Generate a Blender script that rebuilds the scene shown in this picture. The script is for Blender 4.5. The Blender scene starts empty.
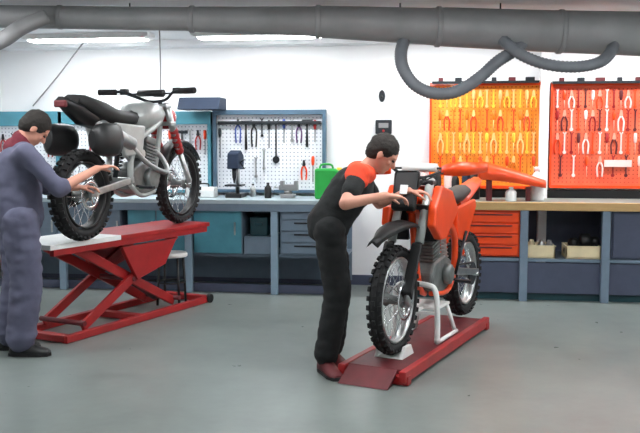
import bpy, bmesh, math, random
from mathutils import Vector, Matrix, Euler, noise
random.seed(7)
PI = math.pi
R = math.radians
col = bpy.context.scene.collection

# ------------------------------------------------------------------ camera frame
F_PX, H_CAM, YAW, HORIZON = 850.0, 1.45, R(8.0), 141.0
PITCH = math.atan((216.5 - HORIZON) / F_PX)
RIGHT = Vector((math.cos(YAW), math.sin(YAW), 0))
FWD = Vector((-math.sin(YAW), math.cos(YAW), 0))

def W(lat, d, z=0.0):
    """metres to the right of / ahead of where the photographer stands -> world"""
    v = RIGHT * lat + FWD * d
    return Vector((v.x, v.y, z))

def head(a):
    """world z rotation so that local +X points a degrees to the right of straight ahead"""
    v = RIGHT * math.sin(R(a)) + FWD * math.cos(R(a))
    return math.atan2(v.y, v.x)

def ray(px, py):
    u = (px - 320) / F_PX
    v = -(py - 216.5) / F_PX
    f = FWD * math.cos(PITCH) + Vector((0, 0, -math.sin(PITCH)))
    up = FWD * math.sin(PITCH) + Vector((0, 0, math.cos(PITCH)))
    return f + RIGHT * u + up * v

def at_y(px, py, Y):
    r = ray(px, py)
    t = Y / r.y
    return Vector((r.x * t, Y, H_CAM + r.z * t))

def at_d(px, py, D):
    r = ray(px, py)
    t = D / r.dot(FWD)
    return Vector((r.x * t, r.y * t, H_CAM + r.z * t))

# ------------------------------------------------------------------ materials
def lin(h):
    h = h.lstrip('#')
    out = []
    for i in (0, 2, 4):
        c = int(h[i:i + 2], 16) / 255
        out.append(c / 12.92 if c <= 0.04045 else ((c + 0.055) / 1.055) ** 2.4)
    return (*out, 1)

MATS = {}
def mat(name, color, rough=0.5, metal=0.0, var=0.12, scale=12, bump=0.0, coat=0.0, emit=None, estr=0):
    if name in MATS: return MATS[name]
    m = bpy.data.materials.new(name); m.use_nodes = True
    nt = m.node_tree; b = nt.nodes['Principled BSDF']
    c = lin(color)
    b.inputs['Roughness'].default_value = rough
    b.inputs['Metallic'].default_value = metal
    b.inputs['Coat Weight'].default_value = coat
    tc = nt.nodes.new('ShaderNodeTexCoord')
    nz = nt.nodes.new('ShaderNodeTexNoise'); nz.inputs['Scale'].default_value = scale; nz.inputs['Detail'].default_value = 5
    nt.links.new(tc.outputs['Object'], nz.inputs['Vector'])
    rp = nt.nodes.new('ShaderNodeValToRGB')
    rp.color_ramp.elements[0].position = .3; rp.color_ramp.elements[1].position = .7
    rp.color_ramp.elements[0].color = (*[x * (1 - var) for x in c[:3]], 1)
    rp.color_ramp.elements[1].color = (*[min(1, x * (1 + var)) for x in c[:3]], 1)
    nt.links.new(nz.outputs['Fac'], rp.inputs['Fac'])
    nt.links.new(rp.outputs['Color'], b.inputs['Base Color'])
    if bump:
        bp = nt.nodes.new('ShaderNodeBump'); bp.inputs['Strength'].default_value = bump; bp.inputs['Distance'].default_value = .01
        nt.links.new(nz.outputs['Fac'], bp.inputs['Height']); nt.links.new(bp.outputs['Normal'], b.inputs['Normal'])
    if emit:
        b.inputs['Emission Color'].default_value = lin(emit); b.inputs['Emission Strength'].default_value = estr
    MATS[name] = m
    return m

M = dict(
    wall=mat('white_plaster', '#f1f2f3', .8, var=.02, scale=3),
    ceil=mat('ceiling_paint', '#e2e4e6', .8, var=.03, scale=2),
    orange=mat('orange_plastic', '#f04a12', .35, var=.05, coat=.3),
    orange2=mat('orange_cloth', '#e2431f', .8, var=.1, scale=40),
    black=mat('black_plastic', '#141516', .45, var=.15),
    rubber=mat('tyre_rubber', '#1b1b1c', .8, var=.25, scale=30),
    cloth_black=mat('black_cloth', '#17191a', .9, var=.3, scale=25, bump=.3),
    seat=mat('seat_vinyl', '#151515', .6, var=.15),
    cloth_blue=mat('grey_blue_cloth', '#56576b', .9, var=.16, scale=9, bump=.4),
    dkred_cloth=mat('dark_red_cloth', '#6b2230', .9, var=.15, scale=30),
    green_cloth=mat('green_cloth', '#2e9d4b', .9, var=.1, scale=30),
    skin=mat('skin', '#c98f7a', .55, var=.06, scale=8),
    hair=mat('dark_hair', '#1d1712', .8, var=.3, scale=60, bump=.5),
    silver=mat('brushed_aluminium', '#b9bcbc', .35, 1.0, var=.12, scale=25),
    paintsilver=mat('silver_paint', '#b4b8b6', .4, .3, var=.1),
    chrome=mat('chrome', '#d8dadc', .15, 1.0, var=.05),
    engine=mat('engine_casting', '#7c807f', .5, .7, var=.2, scale=20),
    darkmetal=mat('dark_metal', '#303438', .45, .6, var=.2),
    red=mat('red_paint', '#9f1b1c', .45, var=.18, scale=7, coat=.2),
    darkred=mat('dark_red_paint', '#5f1a20', .55, var=.2),
    white=mat('white_paint', '#e6e8e6', .45, var=.04),
    whitep=mat('white_plastic', '#e9eaea', .4, var=.04),
    duct=mat('grey_duct_metal', '#868687', .55, .15, var=.12, scale=4),
    hose=mat('grey_hose_rubber', '#62666b', .6, var=.12),
    frame=mat('grey_blue_steel', '#4a6478', .45, var=.08),
    navy=mat('navy_steel', '#10243c', .7, var=.08),
    teal=mat('teal_steel', '#4a8c9d', .45, var=.08),
    tealdark=mat('dark_teal_steel', '#123c44', .5, var=.1),
    bench=mat('bench_grey_blue_steel', '#6d7f90', .45, var=.06),
    benchdark=mat('bench_dark_slate_steel', '#474e63', .5, var=.08),
    post=mat('post_light_blue_steel', '#8aa2b4', .4, var=.05),
    grey_top=mat('grey_green_laminate', '#8b958f', .45, var=.06),
    top_grey=mat('worktop_grey_laminate', '#a8b8bf', .35, var=.06),
    blue=mat('blue_plastic', '#3552a0', .4, var=.08),
    yellow=mat('yellow_plastic', '#e8c63c', .4, var=.08),
    green=mat('green_plastic', '#27a445', .4, var=.08),
    purple=mat('purple_cloth', '#5b3a66', .8, var=.1),
    tan=mat('sand_paint', '#f2c27a', .5, var=.05), salmon=mat('salmon_paint', '#f0a088', .5, var=.05), amber=mat('amber_paint', '#e07c14', .45, var=.05),
    cream=mat('cream_plastic', '#e7d7b0', .5, var=.05),
    label=mat('label_pink_white', '#f3d3cc', .6, var=.03),
    lamp=mat('lamp_diffuser', '#ffffff', .5, var=0, emit='#fbfdff', estr=21),
    visor=mat('eye_dark', '#120d0a', .2, var=.05),
)

def wood_mat():
    m = bpy.data.materials.new('bench_top_wood'); m.use_nodes = True
    nt = m.node_tree; b = nt.nodes['Principled BSDF']; b.inputs['Roughness'].default_value = .45
    tc = nt.nodes.new('ShaderNodeTexCoord'); mp = nt.nodes.new('ShaderNodeMapping'); mp.inputs['Scale'].default_value = (1.5, 18, 18)
    nz = nt.nodes.new('ShaderNodeTexNoise'); nz.inputs['Scale'].default_value = 2; nz.inputs['Detail'].default_value = 6
    rp = nt.nodes.new('ShaderNodeValToRGB'); rp.color_ramp.elements[0].color = lin('#a98350'); rp.color_ramp.elements[1].color = lin('#cfb07a')
    nt.links.new(tc.outputs['Object'], mp.inputs['Vector']); nt.links.new(mp.outputs[0], nz.inputs['Vector'])
    nt.links.new(nz.outputs['Fac'], rp.inputs['Fac']); nt.links.new(rp.outputs[0], b.inputs['Base Color'])
    return m
M['wood'] = wood_mat()

def floor_mat():
    m = bpy.data.materials.new('grey_epoxy_floor'); m.use_nodes = True
    nt = m.node_tree; b = nt.nodes['Principled BSDF']
    tc = nt.nodes.new('ShaderNodeTexCoord')
    n1 = nt.nodes.new('ShaderNodeTexNoise'); n1.inputs['Scale'].default_value = 1.1; n1.inputs['Detail'].default_value = 6; n1.inputs['Roughness'].default_value = .65
    n2 = nt.nodes.new('ShaderNodeTexNoise'); n2.inputs['Scale'].default_value = 9; n2.inputs['Detail'].default_value = 4
    mx = nt.nodes.new('ShaderNodeMix'); mx.data_type = 'FLOAT'; mx.inputs['Factor'].default_value = .35
    rp = nt.nodes.new('ShaderNodeValToRGB')
    rp.color_ramp.elements[0].position = .3; rp.color_ramp.elements[1].position = .72
    rp.color_ramp.elements[0].color = lin('#646c69'); rp.color_ramp.elements[1].color = lin('#868e8a')
    for n in (n1, n2): nt.links.new(tc.outputs['Object'], n.inputs['Vector'])
    nt.links.new(n1.outputs['Fac'], mx.inputs['A']); nt.links.new(n2.outputs['Fac'], mx.inputs['B'])
    nt.links.new(mx.outputs['Result'], rp.inputs['Fac']); nt.links.new(rp.outputs[0], b.inputs['Base Color'])
    mr = nt.nodes.new('ShaderNodeMapRange'); mr.inputs['To Min'].default_value = .22; mr.inputs['To Max'].default_value = .42
    nt.links.new(n2.outputs['Fac'], mr.inputs['Value']); nt.links.new(mr.outputs[0], b.inputs['Roughness'])
    return m
M['floor'] = floor_mat()

def peg_mat(name, c1, c2, hole, hs=26.0, big=2.2, c3=None):
    """perforated steel tool board: a grid of small round holes over a paint that varies a little"""
    m = bpy.data.materials.new(name); m.use_nodes = True
    nt = m.node_tree; b = nt.nodes['Principled BSDF']; b.inputs['Roughness'].default_value = .45
    tc = nt.nodes.new('ShaderNodeTexCoord')
    mp = nt.nodes.new('ShaderNodeMapping'); mp.inputs['Scale'].default_value = (hs, 0, hs)
    fr = nt.nodes.new('ShaderNodeVectorMath'); fr.operation = 'FRACTION'
    sb = nt.nodes.new('ShaderNodeVectorMath'); sb.operation = 'SUBTRACT'; sb.inputs[1].default_value = (.5, 0, .5)
    ln = nt.nodes.new('ShaderNodeVectorMath'); ln.operation = 'LENGTH'
    lt = nt.nodes.new('ShaderNodeMath'); lt.operation = 'LESS_THAN'; lt.inputs[1].default_value = .17
    nt.links.new(tc.outputs['Object'], mp.inputs[0]); nt.links.new(mp.outputs[0], fr.inputs[0]); nt.links.new(fr.outputs[0], sb.inputs[0])
    nt.links.new(sb.outputs[0], ln.inputs[0]); nt.links.new(ln.outputs['Value'], lt.inputs[0])
    nz = nt.nodes.new('ShaderNodeTexNoise'); nz.inputs['Scale'].default_value = big; nz.inputs['Detail'].default_value = 3
    nt.links.new(tc.outputs['Object'], nz.inputs['Vector'])
    rp = nt.nodes.new('ShaderNodeValToRGB'); rp.color_ramp.elements[0].position = .35; rp.color_ramp.elements[1].position = .65
    rp.color_ramp.elements[0].color = lin(c1); rp.color_ramp.elements[1].color = lin(c2)
    nt.links.new(nz.outputs['Fac'], rp.inputs[0])
    mx = nt.nodes.new('ShaderNodeMix'); mx.data_type = 'RGBA'; mx.inputs['B'].default_value = lin(hole)
    nt.links.new(lt.outputs[0], mx.inputs['Factor']); nt.links.new(rp.outputs[0], mx.inputs['A'])
    nt.links.new(mx.outputs['Result'], b.inputs['Base Color'])
    return m
M['peg_white'] = peg_mat('white_pegboard', '#e2e6ec', '#f2f4f6', '#8b95a2')
M['peg_orange'] = peg_mat('orange_pegboard', '#f08c22', '#f7b040', '#c0601a')
M['peg_red'] = peg_mat('red_orange_pegboard', '#ea5a3c', '#f0805a', '#b8402a')

# ------------------------------------------------------------------ mesh builder
class MB:
    def __init__(s): s.bm = bmesh.new(); s.mats = []; s.mi = 0
    def use(s, m):
        if m not in s.mats: s.mats.append(m)
        s.mi = s.mats.index(m); return s
    def _fin(s, faces, smooth=False):
        for f in faces: f.material_index = s.mi; f.smooth = smooth
    def box(s, c, size, rot=None, bev=0.0):
        m = Matrix.Translation(Vector(c)) @ (rot.to_4x4() if rot is not None else Matrix()) @ Matrix.Diagonal((*size, 1))
        r = bmesh.ops.create_cube(s.bm, size=1, matrix=m)
        faces = list({f for v in r['verts'] for f in v.link_faces})
        s._fin(faces)
        if bev:
            e = list({e for v in r['verts'] for e in v.link_edges})
            q = bmesh.ops.bevel(s.bm, geom=e, offset=bev, segments=2, affect='EDGES', profile=.5)
            s._fin(q['faces'])
        return s
    def bar(s, a, b, w, h, bev=0.0, up=(0, 0, 1)):
        a, b = Vector(a), Vector(b); d = b - a
        x = d.normalized(); z = Vector(up) - x * x.dot(Vector(up))
        if z.length < 1e-4: z = Vector((0, 1, 0)) - x * x.y
        z.normalize(); y = z.cross(x)
        rot = Matrix((x, y, z)).transposed()
        return s.box((a + b) / 2, (d.length, w, h), rot, bev)
    def tube(s, pts, r, n=12, caps=True, closed=False, sy=1.0):
        pts = [Vector(p) for p in pts]; rs = r if isinstance(r, (list, tuple)) else [r] * len(pts)
        N = len(pts); rings = []; prev = None
        for i, p in enumerate(pts):
            if closed: t = pts[(i + 1) % N] - pts[i - 1]
            else: t = pts[min(i + 1, N - 1)] - pts[max(i - 1, 0)]
            t.normalize()
            if prev is None:
                u = Vector((0, 0, 1)) if abs(t.z) < .9 else Vector((1, 0, 0))
            else: u = prev
            u = (u - t * u.dot(t)).normalized(); v = t.cross(u); prev = u
            rings.append([s.bm.verts.new(p + u * rs[i] * math.cos(2 * PI * k / n) + v * sy * rs[i] * math.sin(2 * PI * k / n)) for k in range(n)])
        fs = []
        for i in range(N if closed else N - 1):
            A, B = rings[i], rings[(i + 1) % N]
            for k in range(n): fs.append(s.bm.faces.new((A[k], A[(k + 1) % n], B[(k + 1) % n], B[k])))
        s._fin(fs, True)
        if caps and not closed: s._fin([s.bm.faces.new(rings[0][::-1]), s.bm.faces.new(rings[-1])])
        return s
    def lathe(s, prof, c=(0, 0, 0), axis='z', n=24, sq=(1, 1), closed_prof=False):
        """prof: (radius, along)"""
        c = Vector(c); rings = []
        for (r, h) in prof:
            ring = []
            for k in range(n):
                a = 2 * PI * k / n; p, q = r * math.cos(a) * sq[0], r * math.sin(a) * sq[1]
                v = {'z': (p, q, h), 'y': (p, h, q), 'x': (h, p, q)}[axis]
                ring.append(s.bm.verts.new(c + Vector(v)))
            rings.append(ring)
        fs = []; N = len(rings)
        for i in range(N if closed_prof else N - 1):
            A, B = rings[i], rings[(i + 1) % N]
            for k in range(n): fs.append(s.bm.faces.new((A[k], A[(k + 1) % n], B[(k + 1) % n], B[k])))
        s._fin(fs, True)
        if not closed_prof: s._fin([s.bm.faces.new(rings[0][::-1]), s.bm.faces.new(rings[-1])])
        return s
    def ell(s, c, r, rot=None, u=16, v=10):
        m = Matrix.Translation(Vector(c)) @ (rot.to_4x4() if rot is not None else Matrix()) @ Matrix.Diagonal((*r, 1))
        q = bmesh.ops.create_uvsphere(s.bm, u_segments=u, v_segments=v, radius=1, matrix=m)
        s._fin({f for w in q['verts'] for f in w.link_faces}, True); return s
    def prism(s, poly, y0, y1, axis='y', bev=0.0, smooth=False):
        """poly in (x,z) extruded along y (or (x,y) along z / (y,z) along x)"""
        def V(p, h): return {'y': (p[0], h, p[1]), 'z': (p[0], p[1], h), 'x': (h, p[0], p[1])}[axis]
        A = [s.bm.verts.new(V(p, y0)) for p in poly]; B = [s.bm.verts.new(V(p, y1)) for p in poly]
        n = len(poly); fs = [s.bm.faces.new(A), s.bm.faces.new(B[::-1])]
        for i in range(n): fs.append(s.bm.faces.new((A[i], B[i], B[(i + 1) % n], A[(i + 1) % n])))
        s._fin(fs, smooth)
        if bev:
            e = list({e for w in A + B for e in w.link_edges})
            q = bmesh.ops.bevel(s.bm, geom=e, offset=bev, segments=2, affect='EDGES', profile=.5); s._fin(q['faces'])
        return s
    def loft(s, secs, closed=True):
        """secs: list of equal-length closed loops of points"""
        rings = [[s.bm.verts.new(Vector(p)) for p in sec] for sec in secs]; fs = []
        for A, B in zip(rings, rings[1:]):
            n = len(A)
            for k in range(n): fs.append(s.bm.faces.new((A[k], A[(k + 1) % n], B[(k + 1) % n], B[k])))
        s._fin(fs, True)
        s._fin([s.bm.faces.new(rings[0][::-1]), s.bm.faces.new(rings[-1])]); return s
    def cap(s, a, b, ra, rb):
        """tapered limb with round ends"""
        a, b = Vector(a), Vector(b); n = 5; pts = []; rs = []
        for i in range(n + 1): pts.append(a.lerp(b, i / n)); rs.append(ra + (rb - ra) * i / n)
        s.tube(pts, rs, 14); s.ell(a, (ra,) * 3, u=14, v=9); s.ell(b, (rb,) * 3, u=14, v=9); return s
    def build(s, name, m=None, parent=None, mods=None):
        bmesh.ops.recalc_face_normals(s.bm, faces=s.bm.faces)
        me = bpy.data.meshes.new(name); s.bm.to_mesh(me); s.bm.free()
        if m is not None and not s.mats: me.materials.append(m)
        for q in s.mats: me.materials.append(q)
        o = bpy.data.objects.new(name, me); col.objects.link(o)
        if parent is not None: o.parent = parent
        return o

def remesh(o, vox, it=4, fac=.5, wr=0.0, wscale=9):
    """fuse the overlapping limbs of one body into one continuous skin"""
    mm = o.modifiers.new('r', 'REMESH'); mm.mode = 'VOXEL'; mm.voxel_size = vox; mm.use_smooth_shade = True
    sm = o.modifiers.new('s', 'SMOOTH'); sm.factor = fac; sm.iterations = it
    par = o.parent; o.parent = None
    dg = bpy.context.evaluated_depsgraph_get(); dg.update()
    me = bpy.data.meshes.new_from_object(o.evaluated_get(dg)); mt = list(o.data.materials)
    o.modifiers.clear(); o.data = me
    if not me.materials:
        for q in mt: me.materials.append(q)
    if wr:
        for v in me.vertices:
            p = v.co
            k = noise.noise(Vector((p.x * wscale, p.y * wscale, p.z * wscale * 2.2))) + .5 * noise.noise(Vector((p.x * wscale * 2, p.y * wscale * 2, p.z * wscale * 3.5)))
            v.co = p + v.normal * wr * k
    for f in me.polygons: f.use_smooth = True
    o.parent = par
    return o

def tag(o, label, cat, group=None, kind=None):
    o['label'] = label; o['category'] = cat
    if group: o['group'] = group
    if kind: o['kind'] = kind
    return o
def thing(name, label, cat, loc=(0, 0, 0), rz=0, group=None, rot=None):
    o = bpy.data.objects.new(name, None); col.objects.link(o); o.empty_display_size = .1
    o.location = loc; o.rotation_euler = rot if rot else (0, 0, rz)
    return tag(o, label, cat, group)
def struct(o): o['kind'] = 'structure'; return o
def spline(pts, k=6):
    pts = [Vector(p) for p in pts]; out = []
    for i in range(len(pts) - 1):
        p0 = pts[max(i - 1, 0)]; p1 = pts[i]; p2 = pts[i + 1]; p3 = pts[min(i + 2, len(pts) - 1)]
        for j in range(k):
            t = j / k
            out.append(.5 * ((2 * p1) + (p2 - p0) * t + (2 * p0 - 5 * p1 + 4 * p2 - p3) * t * t + (3 * p1 - p0 - 3 * p2 + p3) * t ** 3))
    out.append(pts[-1]); return out
ORD = ['first', 'second', 'third', 'fourth', 'fifth', 'sixth', 'seventh', 'eighth', 'ninth', 'tenth', 'eleventh', 'twelfth', 'thirteenth', 'fourteenth', 'fifteenth', 'sixteenth']

# ------------------------------------------------------------------ room
X0, X1, Y0, Y1, ZC = -4.6, 4.6, -1.6, 8.5, 2.45
T = .12
CX, CY = (X0 + X1) / 2, (Y0 + Y1) / 2
struct(MB().box((CX, CY, -T / 2), (X1 - X0 + 2 * T, Y1 - Y0 + 2 * T, T)).build('floor', M['floor']))
struct(MB().box((CX, CY, ZC + T / 2), (X1 - X0 + 2 * T, Y1 - Y0 + 2 * T, T)).build('ceiling', M['ceil']))
struct(MB().box((CX, Y1 + T / 2, ZC / 2), (X1 - X0 + 2 * T, T, ZC)).build('wall_back', M['wall']))
struct(MB().box((CX, Y0 - T / 2, ZC / 2), (X1 - X0 + 2 * T, T, ZC)).build('wall_front', M['wall']))
struct(MB().box((X0 - T / 2, CY, ZC / 2), (T, Y1 - Y0, ZC)).build('wall_left', M['wall']))
struct(MB().box((X1 + T / 2, CY, ZC / 2), (T, Y1 - Y0, ZC)).build('wall_right', M['wall']))
struct(MB().box((CX, Y1 - .01, .05), (X1 - X0, .02, .1)).build('baseboard_back', M['benchdark']))
# a shallow beam where the back wall meets the ceiling, over the left half
struct(MB().box((-1.9, Y1 - .12, ZC - .03), (5.2, .24, .06)).build('trim_1', M['ceil']))

# ceiling lamps (fluorescent battens)
def lamp(x, y, label):
    t = thing('ceiling_lamp', label, 'lamp', (x, y, ZC), 0, 'fluorescent ceiling lamps')
    MB().prism([(-.62, 0), (-.62, -.03), (-.58, -.05), (.58, -.05), (.62, -.03), (.62, 0)], -.11, .11).build('housing', M['white'], t)
    MB().box((0, 0, -.056), (1.12, .17, .014), bev=.004).build('diffuser', M['lamp'], t)
xs = (-3.3, -1.65, 0, 1.65, 3.3)
for j, (y, row) in enumerate(((7.75, 'beside the back wall'), (5.0, 'over the middle of the workshop floor'), (2.2, 'over the near floor'))):
    for i, x in enumerate(xs):
        if j == 2 and i in (1, 3): continue
        lamp(x, y, 'white fluorescent batten lamp %s, %s from the left wall' % (row, ORD[i]))

# ------------------------------------------------------------------ duct and hoses
t = thing('ventilation_duct', 'long round grey metal duct under the ceiling across the whole workshop', 'duct', at_d(320, 24, 6.3))
org = t.location.copy()
stations = [(-160, 14, .078), (0, 16.5, .082), (100, 18, .084), (185, 19, .085), (200, 19.4, .092), (310, 21.5, .108), (325, 22, .116), (430, 26.5, .133), (445, 27, .141), (540, 31, .15), (640, 34, .16), (830, 36, .165)]
pts = [at_d(a, b, 6.3) - org for a, b, c in stations]
MB().tube(pts, [c for *_, c in stations], 28).build('pipe', M['duct'], t)
for (a, b, c) in ((60, 17.2, .088), (192, 19.2, .099), (318, 21.8, .122), (438, 26.8, .148), (560, 31.8, .161)):
    p = at_d(a, b, 6.3) - org; d = (at_d(a + 5, b + .15, 6.3) - at_d(a, b, 6.3)).normalized()
    MB().tube([p - d * .02, p - d * .012, p + d * .012, p + d * .02], [c - .006, c, c, c - .006], 28).build('collar', M['duct'], t)
for (a, b, c) in ((130, 18.3, .08), (400, 25.3, .12), (500, 29.4, .14)):
    p = at_d(a, b, 6.3) - org
    MB().tube([p, Vector((p.x, p.y, ZC - org.z))], .006, 8).build('hanger_rod', M['darkmetal'], t)

t2 = spline([at_d(46, 17, 6.15), at_d(22, 27, 6.05), at_d(2, 40, 5.95), at_d(-30, 52, 5.9), at_d(-90, 58, 5.9)], 7)
tag(MB().tube(t2, .055, 16).build('branch_duct', M['duct']), 'dark grey branch duct bending down from the main duct at its left end', 'duct')

def ribbed(name, pts, r, label):
    sp = spline(pts, 14); rr = [r * (1 + .07 * (-1) ** i) for i in range(len(sp))]
    return tag(MB().tube(sp, rr, 14).build(name, M['hose']), label, 'hose', 'grey exhaust hoses')
ribbed('exhaust_hose', [at_d(405, 38, 6.28), at_d(401, 52, 6.2), at_d(403, 68, 6.12), at_d(415, 85, 6.1), at_d(435, 93.5, 6.1), at_d(458, 91, 6.1), at_d(480, 77, 6.12), at_d(497, 62, 6.15), at_d(515, 50, 6.2), at_d(530, 36, 6.28)], .043,
       'thick grey exhaust hose hanging from the duct in a deep loop above the orange board')
ribbed('exhaust_hose', [at_d(503, 40, 6.2), at_d(520, 54, 6.08), at_d(545, 64, 6.03), at_d(575, 67, 6.02), at_d(600, 62, 6.05), at_d(612, 50, 6.15), at_d(614, 38, 6.28)], .04,
       'thick grey exhaust hose hanging in a shallow sag beside the deep loop')

# cables on the left
tag(MB().tube(spline([at_y(84, 42, 8.1), at_y(76, 52, 8.2), at_y(58, 76, 8.35), at_y(33, 106, 8.47)], 5), .007, 8).build('power_cable', M['duct']),
    'thin grey cable running slantwise from the ceiling down to the left tool board', 'cable')
p = at_y(160, 60, 7.35)
tag(MB().tube([(p.x, p.y, ZC), (p.x + .004, p.y, 2.1), (p.x, p.y, 1.86)], .006, 8).build('hanging_cord', M['duct']),
    'thin cord hanging straight down from the ceiling over the motorcycle on the raised lift', 'cord')

# wall devices
a = at_y(376, 120, 8.5); b = at_y(392, 134, 8.5)
t = thing('wall_control_box', 'small dark grey box fixed to the white wall above the bending mechanic', 'control box', ((a.x + b.x) / 2, 8.5, b.z))
w = b.x - a.x; h = a.z - b.z
MB().box((0, -.04, h / 2), (w, .078, h), bev=.008).build('housing', M['darkmetal'], t)
MB().box((0, -.082, h * .6), (w * .6, .008, h * .35), bev=.002).build('cover_plate', M['duct'], t)
MB().lathe([(.012, -.095), (.012, -.08)], (0, 0, h * .22), 'y', 12).build('switch', M['red'], t)
a = at_y(382, 96, 8.5)
t = thing('wall_sensor', 'tiny dark sensor on the bare white wall high above the control box', 'sensor', (a.x, 8.5, a.z))
MB().lathe([(.032, -.03), (.04, -.012), (.04, -.001)], (0, 0, 0), 'y', 16, sq=(.8, 1.5)).build('casing', M['darkmetal'], t)
MB().ell((0, -.032, -.01), (.016, .012, .016)).build('sensor_lens', M['black'], t)

# ------------------------------------------------------------------ left bench
BF, BZ = 7.8, .90
def px_x(px, Y=BF, py=250): return at_y(px, py, Y).x
def bench_left():
    xa, xb = X0 + .02, px_x(347)
    t = thing('workbench', 'long blue-grey steel workbench with a pale worktop along the back wall', 'workbench', ((xa + xb) / 2, BF, 0))
    cx = (xa + xb) / 2; L = xb - xa
    X = lambda x: x - cx
    MB().box((0, .33, BZ - .02), (L, .68, .04), bev=.005).build('worktop', M['top_grey'], t)
    MB().box((0, .66, .46), (L - .04, .02, .82)).build('back_panel', M['bench'], t)
    MB().box((0, .01, BZ - .075), (L - .02, .03, .07)).build('front_rail', M['bench'], t)
    MB().box((0, .36, .36), (L - .04, .54, .025)).build('lower_shelf', M['bench'], t)
    MB().box((0, .08, .045), (L - .04, .02, .08)).build('kick_board', M['benchdark'], t)
    for px in (-60, 62, 188, 274, 343):
        x = X(px_x(px)); MB().box((x, .03, .435), (.065, .06, .87), bev=.004).build('leg', M['post'], t)
    # door cabinet, open bay, drawer cabinet
    def cabinet(p0, p1, z0, mdoor, ndoor, drawers):
        x0, x1 = X(px_x(p0)), X(px_x(p1)); w = x1 - x0; m = (x0 + x1) / 2
        c = MB().box((m, .34, (z0 + .83) / 2), (w, .56, .83 - z0), bev=.003).build('cabinet', M['bench'], t)
        hgt = (.83 - z0 - .02)
        if drawers:
            for k in range(drawers):
                z = .82 - (k + .5) * hgt / drawers
                MB().box((m, .05, z), (w - .03, .018, hgt / drawers - .012), bev=.003).build('drawer', mdoor, c)
                MB().box((m, .034, z + hgt / drawers * .22), (w * .5, .014, .014)).build('handle', M['darkmetal'], c)
        else:
            for k in range(ndoor):
                ww = w / ndoor; xx = x0 + ww * (k + .5)
                MB().box((xx, .05, (z0 + .83) / 2), (ww - .015, .018, .83 - z0 - .02), bev=.003).build('door', mdoor, c)
                MB().box((xx + ww * .36, .034, .62), (.014, .014, .12)).build('handle', M['silver'], c)
    cabinet(192, 241, .375, M['teal'], 1, 0)
    cabinet(279, 338, .375, M['bench'], 1, 4)
    cabinet(66, 120, .375, M['bench'], 2, 0)
    cabinet(126, 184, .375, M['teal'], 2, 0)
    cabinet(-50, 56, .375, M['bench'], 3, 0)
    x0, x1 = X(px_x(243)), X(px_x(270))
    c = MB().box(((x0 + x1) / 2, .5, .68), (x1 - x0, .02, .3)).build('bay_back', M['tealdark'], t)
    MB().box(((x0 + x1) / 2, .32, .535), (x1 - x0, .5, .02)).build('bay_shelf', M['bench'], t)
    MB().box(((x0 + x1) / 2, .06, .455), (x1 - x0, .02, .15)).build('bay_front', M['bench'], t)
    return t
bench_left()
tag(MB().box((px_x(256), BF + .28, .635), (.17, .3, .18), bev=.01).box((px_x(256), BF + .12, .66), (.08, .02, .03), bev=.004).build('tool_case', M['tealdark']),
    'dark teal tool case in the open bay of the pale-topped workbench', 'tool case')

# ------------------------------------------------------------------ right bench
def bench_right():
    xa, xb = px_x(408), X1 - .02
    cx = (xa + xb) / 2; L = xb - xa; X = lambda x: x - cx
    t = thing('workbench', 'long slate-coloured workbench with a wooden front edge under the orange boards', 'workbench', (cx, BF, 0))
    MB().box((0, .35, BZ - .03), (L, .64, .06), bev=.004).build('worktop', M['grey_top'], t)
    MB().box((0, .01, BZ - .035), (L, .04, .075), bev=.006).build('front_edge', M['wood'], t)['label'] = 'wooden front edge'
    MB().box((0, .67, BZ + .03), (L, .02, .1), bev=.004).build('back_rail', M['black'], t)
    MB().box((0, .66, .46), (L - .04, .02, .8)).build('back_panel', M['benchdark'], t)
    MB().box((0, .34, .375), (L - .02, .6, .03)).build('lower_shelf', M['bench'], t)
    MB().box((0, .06, .21), (L - .02, .02, .28)).build('front_panel', M['benchdark'], t)
    MB().box((0, .1, .03), (L - .04, .02, .06)).build('kick_board', M['tealdark'], t)
    for px in (414, 524, 606, 700):
        x = X(px_x(px)); MB().box((x, .03, .42), (.07, .06, .84), bev=.004).build('leg', M['bench'], t)
    x0, x1 = X(px_x(612)), X(px_x(694)); w = x1 - x0; m = (x0 + x1) / 2
    c = MB().box((m, .34, .615), (w, .56, .44), bev=.003).build('cabinet', M['benchdark'], t)
    MB().box((m, .052, .615), (w - .03, .018, .41), bev=.003).build('door', M['benchdark'], c)
    # orange drawer block hung below the top
    x0, x1 = X(px_x(440)), X(px_x(520)); w = x1 - x0; m = (x0 + x1) / 2
    c = MB().box((m, .33, .615), (w, .56, .43), bev=.004).build('drawer_block', M['orange'], t)
    for k in range(4):
        z = .815 - (k + .5) * .1
        MB().box((m, .035, z - .005), (w - .03, .03, .088), bev=.006).build('drawer', M['orange'], c)
        MB().box((m, .014, z + .02), (w * .8, .014, .012), bev=.002).build('handle', M['darkred'], c)
bench_right()

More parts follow.
